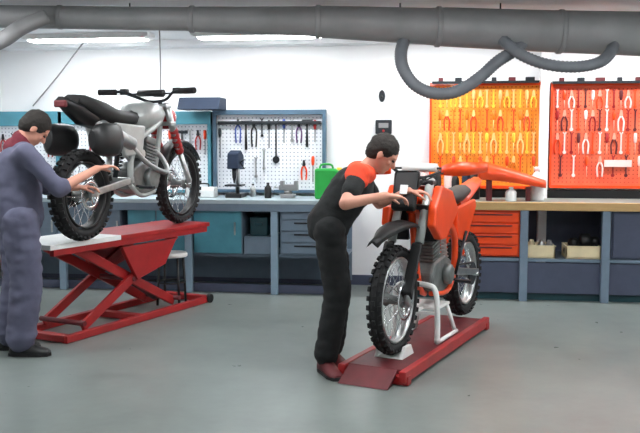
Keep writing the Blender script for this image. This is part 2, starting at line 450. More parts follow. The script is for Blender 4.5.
# boxes on the shelf
def tray(px0, px1, label, dark):
    x0, x1 = px_x(px0), px_x(px1); w = x1 - x0; m = (x0 + x1) / 2; z = .391
    mb = MB()
    mb.box((0, 0, .006), (w, .3, .012))
    for sx in (-1, 1): mb.box((sx * (w / 2 - .005), 0, .06), (.01, .3, .11))
    for sy in (-1, 1): mb.box((0, sy * .145, .06), (w, .01, .11))
    mb.box((0, -.154, .112), (w + .012, .012, .012))
    o = mb.build('parts_tray', M['cream']); o.location = (m, BF + .2, z)
    tag(o, label, 'tray', 'trays on the lower shelf')
    return m, w
m1, w1 = tray(527, 556, 'white open tray on the lower shelf beside the orange drawers', 0)
m2, w2 = tray(567, 602, 'wider white open tray heaped with black parts beside the bench leg', 1)
for i, (dx, dz, s) in enumerate(((-.11, .05, .05), (-.02, .06, .06), (.08, .055, .06), (.12, .13, .05), (0.03, .145, .065), (-.07, .12, .045))):
    o = MB().lathe([(s * .5, -s * .8), (s, -s * .6), (s, s * .6), (s * .5, s * .8)], (0, 0, 0), 'y', 12).build('machine_part', M['black'])
    o.location = (m2 + dx, BF + .17 + .02 * (i % 2), .40 + dz); o.rotation_euler = (0, R(20 * i), R(25 * i))
    tag(o, 'black machine part in the wider white tray, %s' % ['bottom layer at its left', 'bottom layer in its middle', 'bottom layer at its right', 'small one on top at its right', 'biggest one on top', 'small one on top at its left'][i], 'part', 'black parts in the tray')
for i, (dx, mm_, nm) in enumerate(((-.07, 'cream', 'cream'), (.02, 'silver', 'silver'), (.09, 'duct', 'grey'))):
    o = MB().lathe([(.03, 0), (.034, .02), (.034, .1), (.02, .125), (.018, .14)], (0, 0, 0), 'z', 14).build('spray_can', M[mm_])
    o.location = (m1 + dx, BF + .18, .404); tag(o, 'small %s can standing in the white tray beside the orange drawers' % nm, 'can', 'cans in the tray')

# ------------------------------------------------------------------ tool boards
def board(p0, p1, y_top, y_bot, panel, frame, label, top_h=.05, side=.035, Y=8.42):
    a = at_y(p0, y_top, Y); b = at_y(p1, y_bot, Y)
    t = thing('tool_board', label, 'tool board', ((a.x + b.x) / 2, Y, b.z)); w = b.x - a.x; h = a.z - b.z
    MB().box((0, .03, h / 2), (w - .01, .02, h - .01)).build('panel', panel, t)
    f = MB()
    f.box((0, .01, h - top_h / 2), (w, .08, top_h), bev=.003)
    f.box((0, .01, .015), (w, .08, .03), bev=.003)
    for sx in (-1, 1): f.box((sx * (w / 2 - side / 2), .01, h / 2), (side, .078, h - .004), bev=.003)
    f.build('board_frame', frame, t)
    return t, w, h
bw, bww, _ = board(213, 326, 110, 193, M['peg_white'], M['frame'], 'white tool board in a blue-grey frame beside the bare white wall', .05)
MB().box((0, 0, .70), (bww - .1, .05, .035), bev=.004).build('tool_rail', M['darkmetal'], bw)
bw2, _, _ = board(62, 212, 112, 193, M['peg_white'], M['teal'], 'white tool board in a teal frame behind the raised motorcycle', .13)
bw3, _, _ = board(-60, 61, 112, 193, M['peg_white'], M['teal'], 'white tool board in a teal frame behind the mechanic in grey overalls', .15)
bo, _, _ = board(430, 540, 83, 189, M['peg_orange'], M['orange'], 'yellow-orange tool board to the left of the white pillar', .03, .02)
br, _, _ = board(551, 690, 83, 189, M['peg_red'], M['orange'], 'red-orange tool board to the right of the white pillar', .03, .02)
# white pillar between the orange boards
a = at_y(541, 60, 8.4); b = at_y(550, 60, 8.4)
struct(MB().box(((a.x + b.x) / 2, 8.44, ZC / 2), (b.x - a.x, .12, ZC), bev=.004).build('trim_2', M['wall']))
# dark rail with hooks above the boards
def rail(p0, p1, label):
    a = at_y(p0, 82, 8.4); b = at_y(p1, 82, 8.4)
    t = thing('hook_rail', label, 'rail', ((a.x + b.x) / 2, 8.4, a.z - .02))
    w = b.x - a.x
    MB().box((0, .02, .012), (w, .14, .022)).build('rail_bar', M['darkmetal'], t)
    n = int(w / .16)
    for k in range(n):
        x = -w / 2 + (k + .5) * w / n
        MB().box((x, -.01, .04), (.045 + .02 * (k % 3), .05, .035), bev=.005).build('clip', M['darkmetal'] if k % 2 else M['darkred'], t)
rail(432, 539, 'dark rail of clips along the top of the yellow-orange board')
rail(552, 688, 'dark rail of clips along the top of the red-orange board')
# blue lamp hood over the second board
a = at_y(182, 98, 8.2); b = at_y(223, 110, 8.2)
t = thing('bench_lamp_hood', 'dark blue lamp hood sticking out above the white boards beside the handlebar', 'lamp hood', ((a.x + b.x) / 2, 8.2, b.z))
w = b.x - a.x; h = a.z - b.z
MB().prism([(-.18, 0), (.14, 0), (.14, h), (-.1, h)], -w / 2, w / 2, axis='x', bev=.008).build('hood', M['navy'], t)
MB().box((0, .22, h / 2), (.04, .16, .04)).build('bracket', M['navy'], t)

# tool prototypes (hung, origin at the hook, built in the xz plane with real thickness)
def wrench(mat_, L=.2):
    mb = MB(); r = .016 * L / .2
    mb.box((0, 0, -L / 2), (.014, .008, L - .03), bev=.002)
    mb.lathe([(r, -.006), (r * 1.1, 0), (r, .006)], (0, 0, -L + r), 'y', 14)
    for s in (-1, 1): mb.bar((0, 0, -r), (s * r * .9, 0, r * .5), .01, .01)
    return mb.build('spanner', mat_)
SHAFT = [None]
def screwdriver(hm, L=.2):
    mb = MB().use(hm)
    mb.lathe([(.008, 0), (.015, -.01), (.017, -.05), (.013, -.085), (.008, -.095)], (0, 0, 0), 'z', 12)
    mb.use(SHAFT[0] or M['darkmetal']).tube([(0, 0, -.09), (0, 0, -L)], .0045, 8)
    return mb.build('screwdriver')
def hammer(hm, L=.26):
    mb = MB().use(M['darkmetal'])
    mb.box((0, 0, -.02), (.1, .03, .03), bev=.005); mb.lathe([(.016, .045), (.018, .05), (.018, .06)], (0, 0, -.02), 'x', 12)
    mb.use(hm).tube([(0, 0, -.03), (0, 0, -.15), (0, 0, -L)], [.009, .011, .014], 10, sy=.8)
    return mb.build('hammer')
def pliers(hm, L=.19):
    mb = MB().use(SHAFT[0] or M['darkmetal']); mb.prism([(-.008, 0), (.008, 0), (.016, -.05), (.012, -.065), (-.012, -.065), (-.016, -.05)], -.006, .006, bev=.001)
    mb.use(hm)
    for s in (-1, 1): mb.tube(spline([(s * .006, 0, -.06), (s * .026, 0, -.11), (s * .02, 0, -L)], 4), .008, 8)
    return mb.build('pliers')
def hang(o, px, py, Y, label, cat, group):
    p = at_y(px, py, Y); o.location = (p.x, Y - .005, p.z); o.name = o.name
    q = bpy.data.objects.get(o.name)
    return tag(o, label, cat, group)
G1 = 'tools on the white board beside the bare wall'
row = [(238, 'pl', 'blue', 'blue-handled pliers', .24), (246, 'ha', 'black', 'black hammer', .30), (254, 'pl', 'black', 'black-handled pliers', .26), (262, 'wr', 'darkmetal', 'short dark spanner', .18),
       (269, 'sc', 'black', 'black-handled screwdriver', .28), (276, 'wr', 'darkmetal', 'very long dark spanner', .42), (284, 'sc', 'blue', 'blue-handled screwdriver', .24),
       (292, 'wr', 'silver', 'mid-sized silver spanner', .22), (299, 'pl', 'purple', 'purple-handled pliers', .22), (307, 'ha', 'darkmetal', 'dark hammer', .28), (315, 'sc', 'red', 'red-handled screwdriver', .22)]
mk = dict(wr=wrench, sc=screwdriver, ha=hammer, pl=pliers)
cn = dict(wr='spanner', sc='screwdriver', ha='hammer', pl='pliers')
for i, (px, k, mm_, nm, L) in enumerate(row):
    hang(mk[k](M[mm_], L), px, 119 + (i % 3), 8.43, '%s in the top row of the white board beside the bare wall' % nm, cn[k], G1)
for (px, py, k, mm_, nm, L) in ((256, 158, 'wr', 'duct', 'grey spanner low at the left', .2), (264, 150, 'wr', 'silver', 'silver spanner low in the middle', .2), (313, 156, 'sc', 'orange', 'orange-handled screwdriver low beside the right frame', .26), (304, 160, 'pl', 'orange', 'orange-handled pliers low near the right frame', .2), (220, 128, 'sc', 'darkmetal', 'long dark screwdriver at the far left', .3)):
    hang(mk[k](M[mm_], L), px, py, 8.43, '%s of the white board beside the bare wall' % nm, cn[k], G1)
G2 = 'tools on the white board behind the raised motorcycle'
for i, px in enumerate((76, 92, 108, 124, 140, 156, 170, 182, 190, 198, 205)):
    k = ('wr', 'pl', 'sc', 'ha')[i % 4]; mm_ = ('silver', 'red', 'orange2', 'black')[i % 4]
    hang(mk[k](M[mm_], .2 + .05 * (i % 3)), px, 130, 8.43, '%s on the white board behind the raised motorcycle, %s tool from its left' % (cn[k], ORD[i]), cn[k], G2)
for i, px in enumerate((3, 13, 22, 50)):
    k = ('pl', 'wr', 'sc')[i % 3]; mm_ = ('red', 'darkmetal', 'blue')[i % 3]
    hang(mk[k](M[mm_], .24), px, 134, 8.43, '%s on the white board behind the mechanic in overalls, %s tool from its left' % (cn[k], ORD[i]), cn[k], 'tools on the white board behind the mechanic')

def fill(p0, p1, rows, tones, where, group):
    protos = {}
    for r_i, (py, n, L) in enumerate(rows):
        for i in range(n):
            k = ('wr', 'sc', 'pl', 'wr')[(i + r_i) % 4]
            tone = tones[(i * 2 + r_i) % len(tones)]
            LL = L if k != 'pl' else min(L, .2)
            key = (k, tone[0], LL)
            px = p0 + (i + .5) * (p1 - p0) / n
            if key not in protos: o = protos[key] = mk[k](M[tone[0]], LL)
            else: o = protos[key].copy(); col.objects.link(o)
            hang(o, px, py, 8.43, '%s %s on the %s board, %s from the left in the %s row' % (tone[1], cn[k], where, ORD[i], ('top', 'second', 'third', 'bottom')[r_i]), cn[k], group)
SHAFT[0] = M['tan']
fill(437, 537, [(90, 15, .17), (110, 15, .2), (133, 15, .2), (156, 15, .2)], [('yellow', 'yellow'), ('amber', 'amber'), ('tan', 'sand-coloured'), ('orange', 'orange')], 'yellow-orange', 'tools on the yellow-orange board')
SHAFT[0] = M['salmon']
fill(554, 646, [(90, 13, .17), (110, 13, .2), (133, 13, .2), (156, 7, .2)], [('label', 'pale pink'), ('red', 'red'), ('orange', 'orange'), ('darkred', 'dark red'), ('label', 'pale pink')], 'red-orange', 'tools on the red-orange board')
a = at_y(604, 160, 8.43); b = at_y(631, 167, 8.43)
tag(MB().box(((a.x + b.x) / 2, 8.415, (a.z + b.z) / 2), (b.x - a.x, .02, a.z - b.z), bev=.002).build('name_plate', M['label']),
    'blank pale plate fixed low on the red-orange tool board', 'plate')

# ------------------------------------------------------------------ things on the benches
def on(px, Yo): return Vector((at_y(px, 190, Yo).x, Yo, BZ + .001))
# drill press
p = on(236, 8.12)
t = thing('bench_drill', 'dark blue-grey bench drill standing on the pale worktop before the white board', 'drill', p)
MB().box((0, 0, .02), (.16, .24, .04), bev=.006).build('base_plate', M['black'], t)
MB().tube([(0, .07, .03), (0, .07, .42)], .022, 14).build('column', M['silver'], t)
MB().prism([(-.14, .28), (.1, .28), (.13, .33), (.11, .41), (.0, .46), (-.12, .43)], -.055, .055, axis='x', bev=.01).build('drill_head', M['navy'], t)
MB().lathe([(.045, .27), (.045, .38)], (0, .15, 0), 'z', 16).build('motor', M['navy'], t)
MB().lathe([(.006, .14), (.012, .17), (.02, .2), (.022, .29)], (0, -.07, 0), 'z', 14).build('chuck', M['darkmetal'], t)
MB().box((0, -.04, .12), (.17, .17, .018), bev=.004).build('drill_table', M['darkmetal'], t)
MB().tube([(.055, -.05, .34), (.11, -.1, .37)], .006, 8).tube([(.055, -.05, .34), (.1, -.05, .28)], .006, 8).build('handle', M['black'], t)
def bottle(px, Yo, h, r, m, name, label, cat, capm='black'):
    p = on(px, Yo); t = thing(name, label, cat, p)
    MB().lathe([(r * .96, 0), (r, .01), (r, h * .62), (r * .85, h * .72), (r * .36, h * .84), (r * .34, h * .9)], (0, 0, 0), 'z', 18).build('body', m, t)
    MB().lathe([(r * .42, h * .88), (r * .42, h * .99), (r * .36, h)], (0, 0, 0), 'z', 14).build('cap', M[capm], t)
bottle(268, 8.05, .15, .035, M['black'], 'oil_bottle', 'small black bottle on the pale worktop to the right of the drill', 'bottle')
bottle(253, 8.2, .13, .03, M['silver'], 'spray_bottle', 'small silver bottle on the pale worktop close to the drill', 'bottle')
bottle(537, 8.1, .31, .065, M['whitep'], 'canister', 'tall white plastic canister on the wood-edged top at the foot of the pillar', 'canister', 'whitep')
bottle(511, 7.95, .13, .05, M['whitep'], 'jar', 'squat white jar on the wood-edged top before the orange fender', 'jar', 'white')
# bench vise
p = on(288, 8.1)
t = thing('bench_vise', 'grey bench vise with a long bar handle on the pale worktop', 'vise', p)
MB().box((0, 0, .02), (.13, .13, .04), bev=.006).lathe([(.04, .04), (.035, .07)], (0, 0, 0), 'z').build('base', M['duct'], t)
MB().box((.03, 0, .1), (.14, .07, .06), bev=.008).box((.08, 0, .14), (.03, .1, .05), bev=.004).build('fixed_jaw', M['duct'], t)
MB().box((-.06, 0, .1), (.05, .07, .05), bev=.006).box((-.055, 0, .14), (.03, .1, .05), bev=.004).build('moving_jaw', M['duct'], t)
MB().tube([(-.08, 0, .1), (-.14, 0, .1)], .01, 10).tube([(-.13, -.09, .08), (-.13, .09, .12)], .006, 8).build('screw_handle', M['silver'], t)
# small bench clutter, left bench
def toolbox(px, Yo, w, d, h, m, label, hm='black', rz=0):
    p = on(px, Yo); t = thing('tool_box', label, 'tool box', p, rz)
    MB().box((0, 0, h * .36), (w, d, h * .72), bev=.008).build('body', m, t)
    MB().prism([(-d / 2, h * .73), (d / 2, h * .73), (d * .4, h), (-d * .4, h)], -w / 2, w / 2, axis='x', bev=.005).build('lid', m, t)
    MB().tube(spline([(-w * .2, 0, h), (-w * .17, 0, h + .03), (w * .17, 0, h + .03), (w * .2, 0, h)], 4), .007, 8).build('handle', M[hm], t)
toolbox(204, 8.1, .24, .16, .1, M['white'], 'low white tool box on the pale worktop to the left of the drill')
bottle(190, 8.12, .2, .045, M['white'], 'detergent_bottle', 'white bottle on the pale worktop behind the front wheel of the raised motorcycle', 'bottle', 'red')
# green jerry can
p = on(329, 8.0)
t = thing('jerry_can', 'bright green plastic can on the worktop end behind the bending mechanic', 'can', p)
MB().prism([(-.13, 0), (.13, 0), (.13, .24), (.07, .29), (-.13, .29)], -.07, .07, bev=.02).build('body', M['green'], t)
MB().tube(spline([(-.09, 0, .28), (-.07, 0, .325), (.02, 0, .325), (.04, 0, .28)], 4), .01, 8).build('handle', M['green'], t)
MB().lathe([(.025, .26), (.025, .3)], (.1, 0, 0), 'z', 14).build('cap', M['yellow'], t)

# orange rear fender lying on the wooden bench
def fender_bench():
    a = on(478, 8.0); b = on(545, 8.0); L = b.x - a.x
    mb = MB(); secs = []
    for i in range(9):
        u = i / 8; x = u * L; w = .13 - .05 * u; zt = .37 - .18 * u ** 1.2; th = .16 * (1 - .6 * u)
        secs.append([(x, -w, zt - th), (x, -w * .9, zt - th * .3), (x, -w * .4, zt), (x, w * .4, zt), (x, w * .9, zt - th * .3), (x, w, zt - th), (x, w * .5, zt - th * 1.1), (x, -w * .5, zt - th * 1.1)])
    mb.loft(secs)
    t = thing('spare_fender', 'orange motorcycle fender resting on the wood-edged worktop before the orange board', 'fender', a)
    mb.build('fender_shell', M['orange'], t)
    MB().box((.1, 0, .1), (.05, .1, .2)).box((L * .75, 0, .065), (.04, .08, .13)).build('rest_block', M['darkred'], t)
fender_bench()
for i, (px, h, mm_, nm) in enumerate(((437, .31, 'black', 'black'), (424, .29, 'label', 'pale pink'), (448, .33, 'label', 'pinkish white'), (455, .27, 'black', 'squat black'), (466, .34, 'navy', 'dark blue'), (474, .31, 'black', 'thick black'))):
    bottle(px, 8.15, h, .04 if i != 5 else .055, M[mm_], 'oil_bottle', '%s bottle on the wood-edged worktop, %s of the row behind the orange motorcycle' % (nm, ORD[i]), 'bottle', 'black' if mm_ != 'black' else 'white')
bottle(399, 8.2, .3, .06, M['black'], 'oil_bottle', 'thick black bottle on the wood-edged worktop nearest the bare wall', 'bottle', 'white') if False else None

# ------------------------------------------------------------------ motorcycle
def wheel(name, parent, c, r, tw, rim_r, disc_r, rim_m, side):
    cx, cz = c
    w = MB().use(rim_m)
    w.lathe([(rim_r, -tw * .36), (rim_r - .012, -tw * .36), (rim_r - .02, -tw * .15), (rim_r - .02, tw * .15), (rim_r - .012, tw * .36), (rim_r, tw * .36), (rim_r - .008, 0)], (cx, 0, cz), 'y', 40, closed_prof=True)
    w.use(M['engine']).lathe([(.028, -.07), (.045, -.06), (.045, -.05), (.03, -.03), (.03, .03), (.045, .05), (.045, .06), (.028, .07)], (cx, 0, cz), 'y', 20)
    w.use(M['chrome'])
    for k in range(28):
        a = 2 * PI * k / 28; s = 1 if k % 2 else -1; a2 = a + .35 * (1 if (k // 2) % 2 else -1)
        w.tube([(cx + .04 * math.cos(a2), s * .055, cz + .04 * math.sin(a2)), (cx + (rim_r - .015) * math.cos(a), s * .004, cz + (rim_r - .015) * math.sin(a))], .0025, 5, caps=False)
    wo = w.build(name, None, parent)
    t = MB(); prof = []
    tc = (r + rim_r) / 2; hr = (r - rim_r) / 2 
    for k in range(14):
        a = 2 * PI * k / 14; prof.append((tc - .004 + hr * .93 * math.cos(a), tw / 2 * .92 * math.sin(a)))
    t.lathe(prof, (cx, 0, cz), 'y', 48, closed_prof=True)
    for k in range(36):
        a = 2 * PI * k / 36
        for j, yy in enumerate((-.40, 0, .40)):
            aa = a + (PI / 36 if j == 1 else 0); rr = r - .004 - (.014 if j != 1 else 0)
            rot = Euler((0, -aa, 0)).to_matrix() @ Euler((0, 0, (-.5 if yy < 0 else .5) if j != 1 else 0)).to_matrix()
            t.box((cx + rr * math.cos(aa), yy * tw, cz + rr * math.sin(aa)), (.018, tw * .24, .03), rot)
    t.build('tyre', M['rubber'], wo)
    d = MB().lathe([(disc_r, -.002), (disc_r, .002), (disc_r * .72, .002), (disc_r * .72, -.002)], (cx, side * .075, cz), 'y', 32, closed_prof=True)
    for k in range(5):
        a = 2 * PI * k / 5; d.bar((cx + .03 * math.cos(a), side * .073, cz + .03 * math.sin(a)), (cx + disc_r * .75 * math.cos(a), side * .075, cz + disc_r * .75 * math.sin(a)), .012, .004, up=(0, 1, 0))
    d.build('brake_disc', M['chrome'], wo)
    return wo

def motorcycle(loc, rz, pitch, label, style):
    O = style == 'orange'
    root = thing('motorcycle', label, 'motorcycle', loc, rot=(0, pitch, rz))
    wb = .72
    FA = Vector((wb, 0, .345)); RA = Vector((-wb + .02, 0, .33))
    body = M['orange'] if O else M['black']; framem = M['orange'] if O else M['paintsilver']
    wheel('front_wheel', root, (FA.x, FA.z), .345, .09, .275, .125, M['silver'] if O else M['black'], 1)
    wheel('rear_wheel', root, (RA.x, RA.z), .33, .115, .245, .11, M['silver'] if O else M['black'], -1)
    ft = Vector((.33, 0, 1.10) if O else (.35, 0, 1.03)); fd = (ft - FA).normalized()
    for s in (-1, 1):
        y = s * .095
        mid = FA.lerp(ft, .5)
        leg = MB().tube([(FA.x, y, FA.z - .03), (FA.x + .01, y, FA.z + .03), (mid.x, y, mid.z)], [.024, .026, .02], 14).build('fork_leg', M['silver'], root)
        MB().tube([(mid.x + .01, y, mid.z - .03), (ft.x, y, ft.z)], [.029, .029], 14).build('upper_tube', M['silver'] if not O else M['paintsilver'], leg)
        if not O:
            gp = [FA.lerp(ft, .40 + .03 * i) for i in range(11)]
            MB().tube([(q.x + .005, y, q.z) for q in gp], [.04 if i % 2 else .033 for i in range(11)], 14).build('fork_gaiter', M['red'], leg)
        if O:
            a = FA.lerp(ft, .04); b = FA.lerp(ft, .46)
            MB().prism([(a.x + .03, a.z - .02), (a.x + .055, a.z + .03), (b.x + .045, b.z), (b.x + .02, b.z + .01), (a.x + .01, a.z + .04)], y - .035, y + .035, bev=.006).build('fork_guard', M['black'], leg)
    MB().tube([(FA.x, -.12, FA.z), (FA.x, .12, FA.z)], .014, 12).build('front_axle', M['chrome'], root)
    for q in (.76, .97):
        p = FA.lerp(ft, q); mb = MB()
        mb.bar((p.x - .01, -.125, p.z), (p.x - .01, .125, p.z), .09, .035, bev=.01)
        mb.build('triple_clamp', M['silver'] if not O else M['black'], root)
    # handlebar
    hb = Vector((.33, 0, 1.11 if O else 1.05)); HW = .39 if O else .43
    bars = spline([(hb.x - .13, -HW, hb.z + .075), (hb.x - .08, -.24, hb.z + .075), (hb.x - .0, -.12, hb.z + .02), (hb.x, -.05, hb.z), (hb.x, .05, hb.z), (hb.x, .12, hb.z + .02), (hb.x - .08, .24, hb.z + .075), (hb.x - .13, HW, hb.z + .075)], 5)
    h = MB().tube(bars, .012, 12).tube([(hb.x - .05, -.2, hb.z + .06), (hb.x - .05, .2, hb.z + .06)], .008, 8)
    for s in (-1, 1): h.tube([(ft.x - .005, s * .05, ft.z - .01), (hb.x, s * .05, hb.z)], .018, 10)
    h = h.build('handlebar', M['black'] if O else M['darkmetal'], root)
    MB().tube([(hb.x - .05, -.12, hb.z + .065), (hb.x - .05, .12, hb.z + .065)], .028, 14).build('crossbar_pad', M['white'] if O else M['black'], h)
    for s in (-1, 1):
        MB().tube([(hb.x - .105, s * .3, hb.z + .075), (hb.x - .135, s * (HW + .02), hb.z + .075)], [.018, .019] if O else [.024, .025], 12).build('grip', M['rubber'], h)
        MB().tube([(hb.x - .06, s * .25, hb.z + .07), (hb.x - .02, s * .3, hb.z + .06), (hb.x - .05, s * .4, hb.z + .06)], .006, 8).build('lever', M['silver'], h)
        if O:
            g = spline([(hb.x + .02, s * .18, hb.z + .05), (hb.x + .05, s * .27, hb.z + .06), (hb.x + .03, s * .38, hb.z + .065), (hb.x - .09, s * .45, hb.z + .07)], 5)
            secs = []
            for i, q in enumerate(g):
                k = i / (len(g) - 1); hh = .034 * math.sin(PI * (.15 + .75 * k)) + .012
                t_ = (g[min(i + 1, len(g) - 1)] - g[max(i - 1, 0)]).normalized(); n_ = Vector((0, 0, 1)).cross(t_).normalized() * .006
                secs.append([q + n_ + Vector((0, 0, hh)), q + n_ - Vector((0, 0, hh)), q - n_ - Vector((0, 0, hh)), q - n_ + Vector((0, 0, hh))])
            MB().loft(secs).build('hand_guard', M['orange'], h)
        else:
            MB().box((hb.x - .06, s * .25, hb.z + .08), (.05, .07, .05), bev=.01).build('switch_unit', M['black'], h)
    # front fender
    if O:
        secs = []
        for i in range(11):
            u = i / 10; x = .40 + u * .68; z = .80 + .02 * math.sin(u * PI) * 2 - .10 * max(0, u - .35) ** 1.4 + .0
            w = .05 + .055 * math.sin(PI * min(1, u * 1.1 + .12)) ; th = .012
            if u > .85: w *= .75
            secs.append([(x, -w, z - .03), (x, -w * .55, z), (x, 0, z + .014), (x, w * .55, z), (x, w, z - .03), (x, w * .5, z - th - .005), (x, 0, z - th + .01), (x, -w * .5, z - th - .005)])
        MB().loft(secs).build('front_fender', M['black'], root)
        MB().prism([(.50, 1.16), (.515, 1.16), (.60, .93), (.585, .90), (.55, .9)], -.085, .085, bev=.02).build('number_plate', M['black'], root)
        MB().box((.575, 0, 1.04), (.008, .05, .06), Euler((0, R(-20), 0)).to_matrix()).build('plate_sticker', M['white'], root)
    else:
        secs = []
        for i in range(13):
            a = R(165 - i * 11); rr = .375
            x = FA.x + rr * math.cos(a); z = FA.z + rr * math.sin(a)
            dx, dz = math.cos(a), math.sin(a)
            secs.append([(x - dx * .02, -.065, z - dz * .02), (x + dx * .008, -.045, z + dz * .008), (x + dx * .015, 0, z + dz * .015), (x + dx * .008, .045, z + dz * .008), (x - dx * .02, .065, z - dz * .02), (x - dx * .004, .04, z - dz * .004), (x, 0, z), (x - dx * .004, -.04, z - dz * .004)])
        MB().loft(secs).build('front_fender', M['black'], root)
        hl = MB().use(M['red']).lathe([(.03, -.1), (.085, -.07), (.1, 0), (.1, .01)], (.50, 0, .92), 'x', 24)
        hl.use(M['chrome']).lathe([(.1, .01), (.1, .02), (.088, .025)], (.50, 0, .92), 'x', 24)
        hl.build('headlight', None, root)
        MB().lathe([(.045, -.02), (.05, .01), (.045, .03)], (.40, 0, 1.11), 'z', 18).build('instrument', M['black'], root)
    # frame
    sh = [(.40, 0, 1.0), (.44, 0, .88)]
    f = MB(); f.tube(sh, .032, 14)
    f.tube(spline([(.42, 0, .88), (.36, 0, .62), (.26, 0, .36), (.16, 0, .30)], 5), .022, 10)
    for s in (-1, 1):
        f.tube(spline([(.40, s * .02, .98), (.2, s * .10, .86), (-.08, s * .11, .74), (-.19, s * .10, .6), (-.2, s * .09, .40)], 5), .024, 10)
        f.tube(spline([(.2, s * .06, .31), (-.05, s * .09, .29), (-.2, s * .09, .38)], 4), .018, 10)
        f.tube([(-.06, s * .09, .78), (-.62, s * .07, .90)], .013, 8)
        f.tube([(-.19, s * .09, .55), (-.5, s * .07, .86)], .012, 8)
    f.build('frame', framem, root)
    # engine
    e = MB()
    e.prism([(-.17, .34), (.02, .29), (.22, .33), (.27, .44), (.2, .53), (-.02, .56), (-.16, .5)], -.09, .09, bev=.02)
    e.lathe([(.07, .09), (.075, .1), (.07, .13), (.05, .14)], (-.02, 0, .42), 'y', 20).lathe([(.075, -.14), (.085, -.12), (.085, -.09)], (.08, 0, .42), 'y', 20)
    rot = Euler((0, R(12), 0)).to_matrix()
    for k in range(7): e.box(Vector((.12, 0, .52)) + rot @ Vector((0, 0, .025 * k + .01)), (.17, .16, .012), rot)
    e.box(Vector((.12, 0, .52)) + rot @ Vector((0, 0, .09)), (.13, .12, .17), rot); e.box(Vector((.12, 0, .52)) + rot @ Vector((0, 0, .21)), (.16, .14, .06), rot, .012)
    e.build('engine', M['engine'], root)
    # exhaust
    ex = spline([(.22, -.02, .66), (.34, -.04, .6), (.36, -.09, .5), (.2, -.15, .47), (-.05, -.15, .55), (-.25, -.14, .68)], 6)
    MB().tube(ex, .02, 12).build('exhaust_pipe', M['chrome'] if O else M['silver'], root)
    MB().tube([(-.24, -.15, .68), (-.28, -.16, .7), (-.68, -.17, .82), (-.72, -.17, .83)], [.025, .05, .055, .03], 16).build('silencer', M['silver'], root)
    # swingarm, chain, shock
    sa = MB()
    for s in (-1, 1): sa.bar((-.16, s * .09, .42), (RA.x - .05, s * .105, .34), .028, .05, bev=.006)
    sa.box((-.22, 0, .41), (.06, .2, .06), bev=.008); sa.tube([(RA.x, -.13, .33), (RA.x, .13, .33)], .014, 12)
    sa.build('swingarm', M['silver'], root)
    c = MB(); cp = []
    for k in range(10): a = PI / 2 - PI * k / 9; cp.append((-.14 + .035 * math.cos(a), .078, .42 + .035 * math.sin(a)))
    for k in range(10): a = -PI / 2 - PI * k / 9; cp.append((RA.x + .085 * math.cos(a), .078, RA.z + .085 * math.sin(a)))
    c.tube(cp, .008, 6, closed=True); c.lathe([(.08, .072), (.08, .082)], (RA.x, 0, RA.z), 'y', 24).build('chain', M['darkmetal'], root)
    sp = [(-.25 + .03 * k / 36 * 2 + .032 * math.cos(k * .9), .032 * math.sin(k * .9), .48 + .24 * k / 60) for k in range(61)]
    MB().tube([(-.27, 0, .44), (-.2, 0, .78)], .02, 10).tube(sp, .006, 6).build('shock_absorber', M['white'] if O else M['darkmetal'], root)
    for s in (-1, 1):
        MB().box((-.12, s * .19, .36), (.05, .12, .02), bev=.004).tube([(-.13, s * .1, .37), (-.12, s * .16, .36)], .01, 8).build('footpeg', M['darkmetal'], root)
    # tank and seat
    def sec(x, w, zt, zb): return [(x, -w, (zt + zb) / 2), (x, -w * .8, zt - .02), (x, -w * .35, zt), (x, w * .35, zt), (x, w * .8, zt - .02), (x, w, (zt + zb) / 2), (x, w * .7, zb), (x, -w * .7, zb)]
    if O:
        MB().loft([sec(.34, .05, 1.04, .94), sec(.27, .12, 1.06, .84), (sec(.12, .15, 1.02, .78)), sec(-.02, .11, .97, .80), sec(-.1, .07, .95, .84)]).build('fuel_tank', M['orange'], root)
        MB().loft([sec(.16, .06, 1.045, 1.0), sec(.05, .075, 1.01, .93), sec(-.15, .10, .985, .88), sec(-.4, .11, .995, .9), sec(-.6, .09, 1.02, .94), sec(-.68, .06, 1.02, .96)]).build('seat', M['seat'], root)
        MB().loft([sec(-.35, .10, .93, .84), sec(-.6, .10, .97, .90), sec(-.85, .085, 1.03, .98), sec(-1.02, .055, 1.07, 1.04)]).build('rear_fender', M['orange'], root)
        for s in (-1, 1):
            poly = [(.48, .92), (.50, .80), (.36, .70), (.26, .70), (.1, .82), (.0, .88), (.14, 1.02), (.36, 1.06)]
            mb = MB(); mb.prism(poly, s * .13, s * .19, bev=.015)
            mb.build('radiator_shroud', M['orange'], root)
            MB().prism([(-.12, .88), (-.16, .66), (-.36, .62), (-.6, .86), (-.58, .92)], s * .10, s * .135, bev=.012).build('side_panel', M['orange'], root)
            MB().box((.36, s * .1, .8), (.03, .1, .22), Euler((0, R(10), 0)).to_matrix()).build('radiator', M['darkmetal'], root)
    else:
        MB().loft([sec(.36, .04, .98, .92), sec(.3, .12, 1.02, .86), sec(.16, .15, 1.04, .82), sec(.0, .13, 1.02, .82), sec(-.08, .08, .96, .85)]).build('fuel_tank', M['paintsilver'], root)
        MB().loft([sec(-.02, .08, .97, .86), sec(-.15, .13, .95, .84), sec(-.38, .15, .97, .84), sec(-.55, .15, 1.02, .86), sec(-.7, .13, 1.05, .93), sec(-.80, .08, 1.05, .99)]).build('seat', M['seat'], root)
        MB().loft([sec(-.4, .09, .90, .80), sec(-.65, .10, .96, .84), sec(-.80, .09, 1.0, .92), sec(-.92, .05, 1.03, .98)]).build('rear_fender', M['black'], root)
        MB().box((-.92, 0, .98), (.03, .1, .05), bev=.01).build('tail_light', M['darkred'], root)
